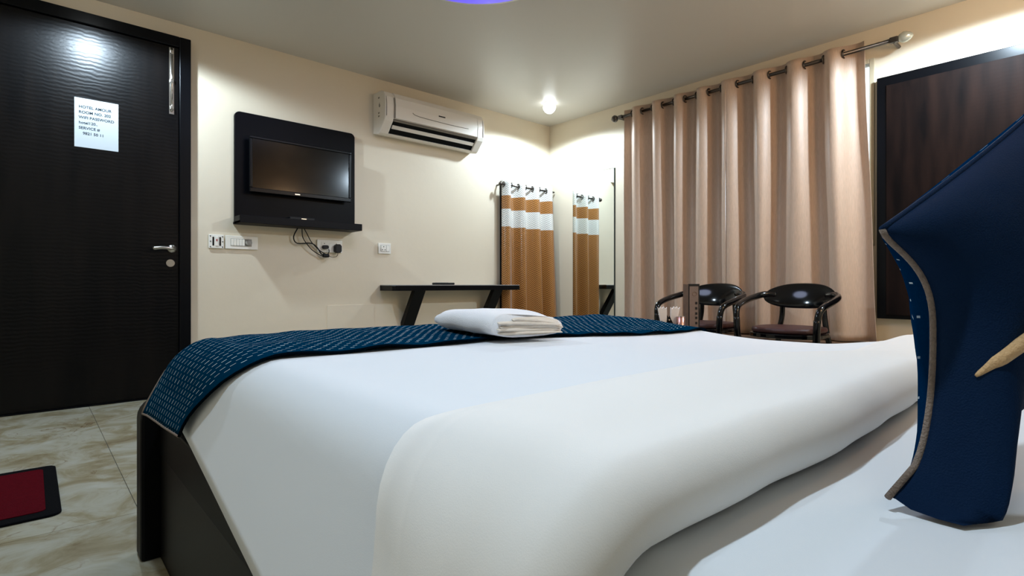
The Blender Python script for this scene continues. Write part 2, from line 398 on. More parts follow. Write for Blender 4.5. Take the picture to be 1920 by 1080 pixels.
# dark wall cupboard on the right wall
cb = thing('wall_cupboard', 'dark brown wooden cupboard mounted on the wall right of the curtains', 'cupboard', (XR-.02, .45, .48))
MB().box(XR-.045, XR-.001, -.28, 1.014, .482, 2.015).build('frame', 'black', cb, bevel=.004)
for a, c in ((-.23, .962),): cdoor = MB().box(XR-.052, XR-.04, a, c, .505, 1.955).build('door', 'cupwood', cb, bevel=.003)
tiny = MB().tube([(XR-.05, -.18, 1.1), (XR-.075, -.18, 1.1), (XR-.075, -.18, 1.25), (XR-.05, -.18, 1.25)], .005, 8, sub=1).build('handle', 'steel', cdoor)

# ------------------------------------------------------------------ lights
def downlight(x, y, lab, energy, cone=168):
    t = thing('downlight', lab, 'light', (x, y, ZC), 'recessed ceiling downlights')
    MB().lathe([(.042, -.002), (.046, -.006), (.052, -.004), (.054, 0)], (x, y, ZC), 'z', 32).build('trim_ring', 'plate', t, smooth=True)
    MB().lathe([(.001, -.098), (.022, -.094), (.042, -.079), (.054, -.060), (.058, -.042), (.055, -.022), (.044, -.003)], (x, y, ZC), 'z', 32).build('diffuser', 'bulb', t, smooth=True)
    l = bpy.data.lights.new('downlight_beam', 'SPOT'); l.energy = energy; l.color = COOL; l.spot_size = math.radians(cone); l.spot_blend = .22; l.shadow_soft_size = .04
    lo = bpy.data.objects.new('downlight_beam', l); COL.objects.link(lo); lo.parent = t; lo.location = (0, 0, -.135)
downlight(3.542, 3.448, 'bright round downlight in the ceiling corner above the mirror', E_DOWN*.6)
downlight(.28, 3.45, 'round downlight in the ceiling in front of the entrance door', E_DOWN*.8)
downlight(3.55, .36, 'round downlight in the ceiling in front of the wall cupboard', E_DOWN, 178)
downlight(.10, .40, 'round downlight in the ceiling above the bed side nearest the floor mat', E_DOWN*.68, 118)
pl = thing('ceiling_lamp', 'large round purple ceiling lamp in the middle of the ceiling', 'lamp', (1.66, 2.14, ZC))
MB().lathe([(.47, -.012), (.48, -.012), (.485, 0)], (1.66, 2.14, ZC), 'z', 64).build('rim', 'plate', pl, smooth=True)
MB().lathe([(.005, -.028), (.30, -.026), (.44, -.020), (.472, -.010)], (1.66, 2.14, ZC), 'z', 64).build('diffuser', 'purple', pl, smooth=True)
l = bpy.data.lights.new('ceiling_lamp_glow', 'AREA'); l.shape = 'DISK'; l.size = .9; l.energy = E_LAMP; l.color = (.70, .80, 1.0)
lo = bpy.data.objects.new('ceiling_lamp_glow', l); COL.objects.link(lo); lo.parent = pl; lo.location = (0, 0, -.035)
sc = thing('wall_lamp', 'warm glowing wall lamp on the wall behind the bed head', 'lamp', (2.75, YF, 1.9))
MB().lathe([(.05, .0), (.05, .015)], (2.75, YF, 1.95), 'y', 20).build('wall_plate', 'steel', sc)
MB().tube([(2.75, YF+.01, 1.95), (2.75, YF+.09, 1.95), (2.75, YF+.10, 1.90)], .008, 8).build('arm', 'steel', sc)
MB().lathe([(.045, .09), (.075, -.07), (.073, -.07), (.043, .088)], (2.75, YF+.10, 1.88), 'z', 24).build('shade', 'sconce', sc, smooth=True)
l = bpy.data.lights.new('wall_lamp_glow', 'POINT'); l.energy = E_WARM; l.color = WARM; l.shadow_soft_size = .1
lo = bpy.data.objects.new('wall_lamp_glow', l); COL.objects.link(lo); lo.parent = sc; lo.location = (0, .26, -.02)

# ------------------------------------------------------------------ door notice
nt_ = MB().box(.186, .389, YB-.0362, YB-.0344, 1.484, 1.765).build('notice', 'paper', org=(.288, YB-.035, 1.484))
tag(nt_, 'white printed paper notice taped to the dark entrance door', 'notice')
for k, (tx, xo) in enumerate((('HOTEL AMOUR', 0), ('ROOM NO. 202', 0), ('WIFI PASSWORD', 0), ('hotel120..', 0), ('SERVICE #', 0), ('9821 50 11', .018))):
    text_mesh(tx, .0215, 'ink', nt_, (.205+xo, YB-.0364, 1.708-k*.030), (PI/2, 0, 0))

# ------------------------------------------------------------------ television wall unit
tb = thing('tv_panel', 'black laminate television backboard with narrow shelf on the wall', 'tv panel', (1.45, YB, 1.11))
MB().prism(rrect(1.024, 1.883, 1.12, 1.87, .035, (0, 0, 1, 1)), 'y', YB-.028, YB-.001).build('backboard', 'tvboard', tb, bevel=.003)
MB().box(1.02, 1.874, YB-.17, YB-.001, 1.105, 1.122).build('shelf', 'shelfwood', tb, bevel=.002)
MB().box(1.02, 1.874, YB-.172, YB-.156, 1.105, 1.155).build('shelf_lip', 'shelfwood', tb, bevel=.002)
MB().box(1.02, 1.032, YB-.17, YB-.028, 1.105, 1.155).build('end_lip', 'shelfwood', tb, bevel=.002)
MB().box(1.862, 1.874, YB-.17, YB-.028, 1.105, 1.155).build('end_lip', 'shelfwood', tb, bevel=.002)
tv = thing('television', 'black flat screen television mounted on the backboard', 'television', (1.46, YB-.05, 1.33))
TZ0, TZ1, TX0, TX1 = 1.325, 1.705, 1.10, 1.822
bez = MB(); y0, y1 = YB-.095, YB-.072
bez.box(TX0, TX1, y0, y1, TZ0, TZ0+.03).box(TX0, TX1, y0, y1, TZ1-.018, TZ1).box(TX0, TX0+.018, y0, y1, TZ0+.03, TZ1-.018).box(TX1-.018, TX1, y0, y1, TZ0+.03, TZ1-.018)
bz = bez.build('bezel', 'black', tv, bevel=.004)
MB().box(TX0+.016, TX1-.016, y0+.006, y0+.012, TZ0+.028, TZ1-.016).build('screen', 'screen', tv)
MB().box(TX0+.01, TX1-.01, y0+.013, YB-.03, TZ0+.01, TZ1-.01).build('back_shell', 'blackmat', tv, bevel=.01)
MB().box(1.40, 1.435, y0-.001, y0+.002, TZ0+.010, TZ0+.017).build('logo', 'steel', bz)
sb_ = MB().box(1.345, 1.52, YB-.15, YB-.04, 1.124, 1.172).build('set_top_box', 'blackmat', bevel=.004, org=(1.43, YB-.1, 1.124))
tag(sb_, 'slim black set-top box on the shelf below the television', 'set-top box')
MB().box(1.425, 1.46, YB-.1515, YB-.149, 1.158, 1.164).build('logo', 'steel', sb_)

# cables and plugs
yc = YB-.03
cab = [('cord', [(1.435, YB-.05, 1.104), (1.413, yc, 1.042), (1.438, yc, .997), (1.536, yc, 1.002), (1.583, yc, .975), (1.618, yc, .924), (1.649, yc, .919)], .0045, 'thick black cable looping from the tv shelf left of the others'),
       ('cord', [(1.466, YB-.05, 1.104), (1.475, yc-.008, 1.045), (1.501, yc-.01, 1.0), (1.547, yc-.008, .95), (1.618, yc-.004, .912), (1.655, yc-.008, .910)], .0035, 'middle black cable hanging from the tv shelf to the socket'),
       ('cord', [(1.481, YB-.05, 1.104), (1.512, yc, 1.065), (1.545, yc+.008, 1.012), (1.60, yc+.014, .96), (1.66, yc+.012, .925), (1.676, yc, .944), (1.673, yc, .966)], .0032, 'thin black cable right of the others below the tv shelf')]
for n_, pts, r, lab in cab: tag(MB().tube(pts, r, 8).build(n_, 'blackmat', smooth=True, org=pts[0]), lab, 'cable', 'television cables')
cc = MB().tube([(1.625, yc-.012, .915), (1.645, yc-.012, .913), (1.668, yc-.012, .916)], .014, 8).build('cable_bundle', 'blackmat', smooth=True, org=(1.645, yc, .913))
tag(cc, 'small black knot of tied cable below the double socket', 'cable')

# ------------------------------------------------------------------ switches and sockets
def plate(name, x0, x1, z0, z1, lab, cat):
    t = thing(name, lab, cat, ((x0+x1)/2, YB, z0))
    MB().box(x0, x1, YB-.014, YB-.0005, z0, z1).build('plate', 'plate', t, bevel=.003); return t
p = plate('speed_control', .872, .962, .938, 1.028, 'square white plate with two black slots beside the door frame', 'switch')
for x in (.893, .934): MB().box(x, x+.010, YB-.0165, YB-.013, .955, 1.013).build('slot', 'black', p, bevel=.002)
MB().box(.909, .928, YB-.018, YB-.013, .953, 1.016).build('rocker', 'plate', p, bevel=.002)
MB().box(.914, .922, YB-.0195, YB-.017, .985, .999).build('marking', 'plugred', p)
for x, z in ((.881, 1.018), (.953, 1.016), (.881, .948), (.953, .948), (.882, .983), (.954, .983)): MB().lathe([(.0035, 0), (.0035, .003)], (x, YB-.0165, z), 'y', 8).build('screw', 'blackmat', p)
p = plate('switch_board', .972, 1.176, .938, 1.028, 'long white switchboard with rocker switches and a round fan regulator', 'switch')
inf = MB().box(1.002, 1.135, YB-.0155, YB-.013, .958, 1.008).build('inner_frame', 'plategrey', p, bevel=.002)
for k in range(5): MB().box(1.0045+k*.0175, 1.0205+k*.0175, YB-.019, YB-.0135, .961, 1.005).build('rocker', 'plate', inf, bevel=.002)
MB().lathe([(.021, 0), (.021, -.012), (.016, -.016)], (1.113, YB-.015, .983), 'y', 20).build('regulator_knob', 'plategrey', p, smooth=True)
p = plate('double_socket', 1.592, 1.788, .94, 1.034, 'white socket board with black plugs below the television shelf', 'socket')
MB().box(1.622, 1.765, YB-.0165, YB-.013, .955, 1.02).build('inner_frame', 'plate', p, bevel=.002)
for x in (1.646, 1.739):
    for dx, dz in ((0, .028), (-.011, .006), (.011, .006)): MB().lathe([(.0035, 0), (.0035, .002)], (x+dx, YB-.018, .978+dz), 'y', 8).build('pin_hole', 'blackmat', p)
MB().box(1.680, 1.702, YB-.019, YB-.0135, .965, 1.008).build('rocker', 'plate', p, bevel=.002)
o = MB().prism(rrect(1.624, 1.670, .964, .992, .013), 'y', YB-.045, YB-.017).build('power_plug', 'blackmat', bevel=.003, org=(1.646, YB-.02, .965)); tag(o, 'small oval black plug in the left half of the socket board', 'plug')
o = MB().prism([(1.716, .95), (1.728, .938), (1.752, .938), (1.764, .95), (1.764, .99), (1.752, 1.003), (1.728, 1.003), (1.716, .99)], 'y', YB-.06, YB-.017).build('power_adapter', 'blackmat', bevel=.003, org=(1.739, YB-.02, .938)); tag(o, 'chunky black power adapter in the right half of the socket board', 'plug')
MB().tube([(1.742, YB-.04, .94), (1.735, YB-.03, .912), (1.70, YB-.03, .905), (1.668, YB-.034, .915)], .002, 6).build('lead', 'blackmat', o, smooth=True)
p = plate('socket_plate', 2.094, 2.205, .948, 1.034, 'small square white socket plate above the wall desk', 'socket')
inf = MB().box(2.112, 2.190, YB-.0165, YB-.013, .965, 1.018).build('inner_frame', 'plategrey', p, bevel=.002)
ou = MB().box(2.1145, 2.160, YB-.018, YB-.0135, .9675, 1.0155).build('outlet', 'plate', inf, bevel=.002)
MB().box(2.163, 2.1875, YB-.019, YB-.0135, .9675, 1.0155).build('rocker', 'plate', inf, bevel=.002)
for dx, dz in ((.023, .037), (.011, .012), (.035, .012)): MB().lathe([(.004, 0), (.004, .002)], (2.1145+dx, YB-.0195, .9675+dz), 'y', 8).build('pin_hole', 'blackmat', p)

# ------------------------------------------------------------------ air conditioner
ac = thing('air_conditioner', 'white split air conditioner high on the wall', 'air conditioner', (2.54, YB, 1.9))
A0, A1 = 2.05, 3.03
def acprof(d=0): return [(YB-.001, 2.225), (YB-.13, 2.222), (YB-.175, 2.205), (YB-.200, 2.165), (YB-.208, 2.10), (YB-.205, 2.005), (YB-.192, 1.978), (YB-.115, 1.897), (YB-.09, 1.888), (YB-.001, 1.905)]
full = acprof()
for a, c in ((A0, A0+.075), (A1-.075, A1)): MB().prism(full, 'x', a, c).build('end_cap', 'acwhite', ac, bevel=.006)
MB().prism([(YB-.001, 2.222), (YB-.13, 2.219), (YB-.172, 2.203), (YB-.196, 2.165), (YB-.196, 2.0), (YB-.14, 2.02), (YB-.06, 1.93), (YB-.115, 1.90), (YB-.09, 1.890), (YB-.001, 1.905)], 'x', A0+.075, A1-.075).build('casing', 'acwhite', ac)
fp = MB().prism([(YB-.135, 2.222), (YB-.177, 2.207), (YB-.204, 2.165), (YB-.213, 2.10), (YB-.209, 2.004), (YB-.198, 2.004), (YB-.200, 2.10), (YB-.192, 2.16), (YB-.168, 2.195), (YB-.130, 2.211)], 'x', A0+.088, A1-.078).build('front_panel', 'acwhite', ac, bevel=.002)
MB().prism([(YB-.192, 1.994), (YB-.135, 2.012), (YB-.065, 1.935), (YB-.110, 1.906)], 'x', A0+.077, A1-.077).build('air_outlet', 'black', ac)
lv = MB().prism([(YB-.168, 1.957), (YB-.147, 1.934), (YB-.144, 1.938), (YB-.163, 1.960)], 'x', A0+.085, A1-.085).build('louvre', 'acwhite', ac)
MB().prism([(YB-.200, 1.992), (YB-.193, 1.998), (YB-.183, 1.988), (YB-.188, 1.982)], 'x', A0+.075, A1-.075).build('outlet_edge', 'acgrey', ac)
MB().tube([(A0+.24, YB-.2135, 2.075), (A0+.30, YB-.2135, 2.058), (A0+.60, YB-.213, 2.052), (A0+.80, YB-.2125, 2.056)], .0022, 6).build('groove', 'acgrey', fp)
MB().box(A0+.49, A0+.555, YB-.2155, YB-.211, 2.098, 2.107).build('logo', 'blackmat', fp)
for x in (A0+.010, A1-.012): MB().tube([(x, YB-.198, 2.165), (x, YB-.2085, 2.10), (x, YB-.207, 2.01)], .003, 6).build('seam', 'acgrey', ac)
for x in (A0+.08, A1-.079): MB().tube([(x, YB-.200, 2.165), (x, YB-.2095, 2.10), (x, YB-.207, 2.0)], .003, 6).build('seam', 'acgrey', ac)
text_mesh('6', .05, 'blackmat', ac, (A0-.0006, YB-.10, 2.095), (PI/2, 0, -PI/2), name='marking')
for z in (2.165, 2.045, 2.02): MB().box(A0-.0008, A0+.002, YB-.112, YB-.09, z, z+.012).build('marking', 'acgrey', ac)

# ------------------------------------------------------------------ wall desk
dk = thing('wall_desk', 'narrow black wall desk on two slanted brackets below the socket', 'desk', (2.75, YB, .36))
MB().prism([(2.112, YB-.001), (2.112, YB-.20), (2.13, YB-.225), (2.16, YB-.235), (3.425, YB-.25), (3.295, YB-.001)], 'z', .648, .690).build('desk_slab', 'black', dk, bevel=.004)
MB().prism([(2.114, YB-.002), (2.114, YB-.20), (2.132, YB-.223), (2.16, YB-.233), (3.421, YB-.248), (3.292, YB-.002)], 'z', .690, .695).build('desk_top', 'desktop', dk)
for x in (2.30, 3.13):
    MB().prism([(YB-.235, .662), (YB-.185, .662), (YB-.001, .38), (YB-.001, .30), (YB-.015, .30)], 'x', x, x+.105).build('bracket', 'black', dk, bevel=.003)
rm = MB().box(-.095, .095, -.024, .024, 0, .018).build('remote_control', 'blackmat', bevel=.006, org=(0, 0, 0)); rm.location = (2.63, 3.82, .6955); rm.rotation_euler = (0, 0, -.25)
tag(rm, 'black remote control lying on the wall desk', 'remote')
ORG[rm] = Vector((0, 0, 0))
for i in range(5):
    for j in range(3): MB().box(-.07+i*.024, -.058+i*.024, -.015+j*.011, -.008+j*.011, .017, .0195).build('button', 'plategrey', rm)

# ------------------------------------------------------------------ mirror
mr = thing('wall_mirror', 'tall frameless mirror on the wall beside the curtains', 'mirror', (XR, 3.37, .32))
MB().box(XR-.008, XR-.0005, 3.114, 3.636, .32, 1.79).build('backing', 'mirroredge', mr)
MB().box(XR-.0095, XR-.0075, 3.122, 3.632, .323, 1.787).build('glass', 'mirror', mr)

# ------------------------------------------------------------------ gold curtain on its rod
GY = 3.885
gr = thing('curtain_rod', 'short dark rod carrying the gold banded curtain', 'curtain rod', (3.68, GY, 1.65))
MB().tube([(3.345, GY, 1.654), (4.06, GY, 1.654)], .009, 10).build('pole', 'darkmetal', gr, smooth=True)
MB().lathe([(.004, 0), (.018, .008), (.022, .022), (.014, .034), (.009, .038)], (3.308, GY, 1.654), 'x', 14).build('finial', 'darkmetal', gr, smooth=True)
MB().tube([(3.352, GY, 1.654), (3.352, YB-.002, 1.654)], .008, 8).build('bracket', 'darkmetal', gr)
gw = .19
def gold_pt(u, v, off=0):
    # u across, v from bottom (0) to top (1)
    z = .06+v*(1.695-.06)
    fl_ = 1-v
    x = 3.352+u*(.655+.03*fl_)
    ph = (x-3.362-(.02*fl_)*u)/gw*2*PI
    amp = .043+.012*fl_*sm(.0, .5, u)
    y = GY-math.sin(ph)*amp - .055*fl_*sm(.4, 1, u) - .020*fl_*math.sin(ph*1.7+1)*sm(.0, .3, u)
    z += .008*math.sin(ph+.6) if v > .9 else 0
    return (min(x, XR-.012), min(y, YB-.026), z)
gc = MB(); gc.grid(lambda u, v: gold_pt(u, v), 96, 40, lambda u, v: (u*1.05, .06+v*(1.695-.06)))
gco = thing('shower_curtain', 'gold curtain with white bands hanging in the room corner', 'curtain', (3.68, GY, .06))
gc.build('cloth', 'gold', gco, smooth=True, solid=.002)
k = 0
while True:
    x = 3.362+gw*.5*k
    if x > 4.0: break
    MB().torus((x, GY, 1.654), .023, .0055, 'x', 18, 6).build('ring', 'darkmetal', gco, smooth=True); k += 1

# ------------------------------------------------------------------ window curtains on their rod
RX, RZ = 3.965, 2.205
rd = thing('curtain_rod', 'long metal curtain rod with egg shaped finials below the ceiling', 'curtain rod', (RX, 1.95, RZ))
MB().tube([(RX, .885, RZ), (RX, 3.0, RZ)], .0125, 12).build('pole', 'darkmetal', rd, smooth=True)
MB().lathe([(.005, -.078), (.020, -.066), (.031, -.045), (.033, -.028), (.024, -.010), (.012, 0)], (RX, .885, RZ), 'y', 18).build('finial', 'finial', rd, smooth=True)
MB().lathe([(.012, 0), (.024, .010), (.033, .028), (.028, .045), (.005, .068)], (RX, 3.0, RZ), 'y', 18).build('finial', 'darkmetal', rd, smooth=True)
for y in (.905, 2.965):
    MB().box(RX-.016, RX+.016, y-.022, y+.022, RZ-.018, RZ+.016).build('bracket', 'darkmetal', rd, bevel=.004)
    MB().tube([(RX, y, RZ-.01), (XR-.001, y, RZ-.01)], .011, 10).build('bracket_arm', 'darkmetal', rd)
def panel(lab, y0, y1, period, y_ring, seed, zb, flare=0):
    """y0 > y1; cloth front of the rod (towards the room) just after each visible ring"""
    t = thing('window_curtain', lab, 'curtain', (RX, (y0+y1)/2, zb), 'taupe eyelet curtains at the window')
    ztop = RZ+.052
    def pt(u, v):
        z = zb+v*(ztop-zb); low = 1-v
        y = y0+(y1-y0)*u
        yw = y + .03*low*math.sin(3*u*PI+seed)*math.sin(u*PI) + .006*noise.noise(Vector((y*9, v*3, seed)))
        yw -= flare*low*u**4
        ph = (y_ring-y)/period*2*PI + 1.1*low*noise.noise(Vector((y*2.6, seed, v*1.3)))
        amp = .052*(1-.35*low*(0.5+noise.noise(Vector((y*3, seed*2, 0))))) 
        s_ = math.sin(ph); s_ = math.copysign(abs(s_)**.8, s_)
        x = RX + amp*s_ + .012*low*noise.noise(Vector((y*11, v*2.2, seed+5)))
        zz = z+(.012*s_ if v > .985 else 0)
        return (min(x, XR-.022), yw, zz)
    MB().grid(pt, 220, 46).build('cloth', 'curtain', t, smooth=True, solid=.0018)
    k = -12
    for k in range(-30, 30):
        y = y_ring-k*period/2
        if y1+.01 < y < y0-.01: MB().torus((RX, y, RZ), .026, .006, 'y', 18, 6).build('eyelet', 'darkmetal', t, smooth=True)
    return t
panel('left taupe satin curtain next to the mirror, gathered in close folds', 2.935, 1.957, .205, 2.118, 1.3, .332)
panel('right taupe satin curtain next to the cupboard, hanging in broad folds', 1.962, 1.070, .236, 1.652, 4.1, .332, .072)

# ------------------------------------------------------------------ bed
bd = thing('double_bed', 'black wooden double bed with rounded footboard', 'bed', (1.1, .65, 0))
MB().prism(rrect(.206, 2.03, 0, .405, .05, (0, 0, 1, 1)), 'y', 1.625, 1.70).build('footboard', 'bedblack', bd, bevel=.008)
MB().prism(rrect(.206, 2.03, 0, 1.0, .05, (0, 0, 1, 1)), 'y', YF+.005, YF+.07).build('headboard', 'bedblack', bd, bevel=.008)
for s_, xo in ((1, .25), (-1, 1.972)):
    a, c = sorted((xo, xo+.02*s_)); MB().box(a, c, YF+.07, 1.625, 0.0, .27).build('side_panel', 'bedside', bd)
    a, c = sorted((xo-.003*s_, xo+.019*s_)); MB().box(a, c, YF+.07, 1.625, .262, .362).build('side_rail', 'bedblack', bd, bevel=.005)
MB().box(.265, 1.955, YF+.07, 1.625, .16, .30).build('slat_base', 'blackmat', bd)
mt = MB().box(.300, 1.905, YF+.075, 1.56, .30, .51).build('mattress', 'sheet', bd, bevel=.045, seg=5)
for p_ in mt.data.polygons: p_.use_smooth = True

# duvet draped over the mattress
IX0, IX1, IY1, RR = .345, 1.84, 1.50, .085
def ztop(x, y):
    s_ = sm(.8, 1.75, x)*sm(1.45, .75, y)
    z = .560 - .046*s_ + .025*sm(1.4, 1.85, x)*sm(.62, .38, y)
    z += .0035*noise.noise(Vector((x*2.3, y*2.1, 3))) + .0012*noise.noise(Vector((x*7, y*6, 9)))
    return z
def drape(x, y, off=0, flare=0, x0=None):
    ix = max(x0 or IX0, min(IX1, x)); iy = min(IY1, y); dx, dy = x-ix, y-iy; d = math.hypot(dx, dy); z = ztop(ix, iy)
    if d < 1e-6: return Vector((ix, iy, z+off))
    nx, ny = dx/d, dy/d
    a = min(d/RR, 1.29); e_ = max(0, d-RR*1.29)
    h_ = RR*math.sin(a)+e_*math.cos(a); dr = RR*(1-math.cos(a))+e_*math.sin(a)
    off2 = off+flare
    return Vector((ix+nx*(h_+off2*math.sin(a)), iy+ny*(h_+off2*math.sin(a)), z-dr+off*math.cos(a)))
OV = .255
du = MB(); FY = .245
def dfn(u, v):
    y = FY+v*(IY1+OV-FY); lo_ = max(.17, .22+(1.26-y)*.133)
    return drape(IX0-lo_+u*(IX1-IX0+OV+lo_), y)
du.grid(dfn, 120, 90)
dv = thing('duvet', 'white cotton duvet spread over the bed', 'duvet', (1.1, .9, .36))
du.build('cover', 'white', dv, smooth=True, solid=.012)
prof = []
for k in range(9): a = k/8; prof.append((.475-.075*a, .0004+.0186*sm(0, 1, a)))
prof += [(.39, .0215), (.35, .027), (.30, .029), (.255, .026)]
for k in range(15):
    a = PI/2+.1+k/14*(PI*.92); prof.append((.225+.034*math.cos(a), -.009+.035*math.sin(a)))
NP = len(prof)-1
def ffn(u, v):
    i = v*NP; k = min(int(i), NP-1); t_ = i-k
    y = prof[k][0]*(1-t_)+prof[k+1][0]*t_; of = prof[k][1]*(1-t_)+prof[k+1][1]*t_
    x = .308-.36+u*(IX1-.308+.52)
    near = sm(.42, .24, y)
    y += near*(.010*math.sin(x*5.2+1)+.006*noise.noise(Vector((x*9, 2, 0)))) + (1-near)*(.02*math.sin(x*2.4)-.07*sm(.36, .12, x))
    p = drape(x, y, of, 0, .308)
    if x > .308: p.z = ztop(x, max(y, .40))*1.0 + of if x < IX1 else p.z
    return p
MB().grid(ffn, 120, NP*2).build('turned_back_fold', 'foldlit', dv, smooth=True)

# bed runner
RY0, RY1 = 1.015, 1.575
def runner_pt(u, v, off=.009):
    x = IX0-.215+u*(IX1-IX0+.36); y = RY0+v*(RY1-RY0)
    y += .010*math.sin(x*3.1+.4)*(1-v) + .012*v*noise.noise(Vector((x*6, 0, 4)))
    lo_ = sm(IX0-.02, IX0-.215, x)
    y -= .07*lo_*v - .20*lo_*(1-v)
    wob = .006*noise.noise(Vector((x*10, y*8, 1)))*(1 if x > IX0 else .4)
    fl_ = lo_*(.010+.018*v)
    e = off+max(-.004, wob)+.010*sm(.9, 1, v)*(.5+noise.noise(Vector((x*8, 3, 0))))
    return drape(x, y, e, fl_)
ru = thing('bed_runner', 'dark blue bed runner with white dashes across the foot of the bed', 'bed runner', (1.1, 1.3, .38))
MB().grid(runner_pt, 150, 44, lambda u, v: (IX0-.215+u*(IX1-IX0+.36), RY0+v*(RY1-RY0))).build('cloth', 'runner', ru, smooth=True, solid=.003)
for v_, m_ in ((0, 'hem'), (1, 'piping')):
    MB().tube([runner_pt(k/90, v_, .0085) for k in range(91)], .0028, 6, sub=1).build('hem', m_, ru, smooth=True)
MB().tube([runner_pt(0, k/24, .0085) for k in range(25)], .0025, 6, sub=1).build('hem', 'piping', ru, smooth=True)

# folded towel: one wrapped outer layer and the folded layers inside
tw_ = thing('folded_towel', 'folded white towel lying on the dark blue bed runner', 'towel', (.93, 1.12, .572)); tw_.rotation_euler = (0, 0, -.16); tw_.scale = (.80, .88, .93)
ORG[tw_] = Vector((0, 0, 0))
def towel_layer(x0, x1, z0, z1, y0, y1, seed, m, name):
    """closed fold: flattened loop in x-z swept along y"""
    n = 36; hz = (z1-z0)/2; cz_ = (z0+z1)/2
    def fn(u, v):
        a = u*2*PI; y = y0+v*(y1-y0)
        ca, sa = math.cos(a), math.sin(a)
        ex = math.copysign(abs(ca)**.45, ca); ez = math.copysign(abs(sa)**.8, sa)
        end = 1-.35*sm(.86, 1, v)**2 - .02*sm(.06, 0, v)
        x = (x0+x1)/2+(x1-x0)/2*ex*(1-.12*sm(.75, 1, v))
        sag = 1+.16*math.sin(v*PI*.9+.5)-.25*sm(.3, 0, v)*sm(.2, 1, (x-x0)/(x1-x0))
        z = (cz_+hz*ez*end)*sag if z1 > .01 else cz_
        z = max(.0005, z+.004*noise.noise(Vector((x*18, y*9, seed))))
        return (x, y+.005*noise.noise(Vector((x*20, z*30, seed))), z)
    mb = MB(); mb.grid(fn, n, 24)
    b0 = len(mb.v); 
    for v in (0, 24):
        mb.f.append(tuple(i*25+v for i in range(n)))
    return mb.build(name, m, tw_, smooth=True)
towel_layer(-.125, .128, .000, .058, -.195, .205, 1, 'towel', 'outer_layer')
zz = .006
for i, (a, c, th) in enumerate(((-.108, .126, .009), (-.112, .119, .008), (-.105, .128, .009), (-.110, .112, .008), (-.06, .10, .006))):
    towel_layer(a, c, zz, zz+th, -.203-.003*(i % 2), -.16, 10+i, 'towelin', 'inner_fold'); zz += th*.97

# cushion: two faces joined at a piped seam, concave edges with pointed corners
cu_ = thing('cushion', 'dark blue cushion with tan piping standing at the right edge of the bed', 'cushion', (.55, .08, .515))
CA, CB, CC, CD = (Vector(p) for p in ((0.534, 0.1262, 0.522), (0.5541, 0.1351, 0.748), (0.9119, 0.0297, 0.95), (0.877, 0.0207, 0.64)))   # lower left, upper left, upper right, lower right corner
CN = ((CB-CA).cross(CD-CA)).normalized()
if CN.y > 0: CN = -CN           # the plain face
def cush_base(s, t):
    # s: A->D, t: A->B ; side edge pulled in between the corners, lower edge sagging onto the bed
    ss = s + .195*(4*t*(1-t))**(.3 if t < .5 else 1.4)*(1-s)**2 - .10*4*t*(1-t)*s**2
    sg = math.exp(-((s-.05)/(.05 if s < .05 else .12))**2)*sm(0, .06, s)
    tt = t - .16*sg*(1-t)**2 - .03*4*s*(1-s)*t*t
    p = CA*(1-ss)*(1-tt)+CD*ss*(1-tt)+CC*ss*tt+CB*(1-ss)*tt
    p = p + CN*.045*sg*(1-t)**3
    p.z = max(p.z, .514); return p
def bulge(s, t): return (max(0, 16*s*(1-s)*t*(1-t)))**.42
def cf(sign, amt):
    def fn(u, v): 
        s_ = .5-.5*math.cos(u*PI); t_ = .5-.5*math.cos(v*PI)
        return cush_base(s_, t_)+CN*sign*amt*bulge(s_, t_)+CN*.003*noise.noise(Vector((s_*7, t_*7, sign)))*bulge(s_, t_)
    return fn
uvf = lambda u, v: (.35*u, .35*v)
MB().grid(cf(1, .06), 40, 40, uvf).build('back_face', 'cushback', cu_, smooth=True)
MB().grid(cf(-1, .054), 40, 40, uvf).build('front_face', 'cushfront', cu_, smooth=True)
edge = [cush_base(0, k/30) for k in range(31)]
MB().tube(edge, .0028, 8, sub=1).build('piping', 'piping', cu_, smooth=True)
MB().tube([cush_base(k/30, 1) for k in range(31)], .003, 8, sub=1).build('piping', 'cushback', cu_, smooth=True)
g1 = cf(1, .0625)
MB().tube([g1(.105, .388).lerp(g1(.235, .442), q/4)+CN*.002 for q in range(8)], lambda q: .0012+.0045*min(1, q*4), 8).build('tan_trim', 'tan', cu_, smooth=True)

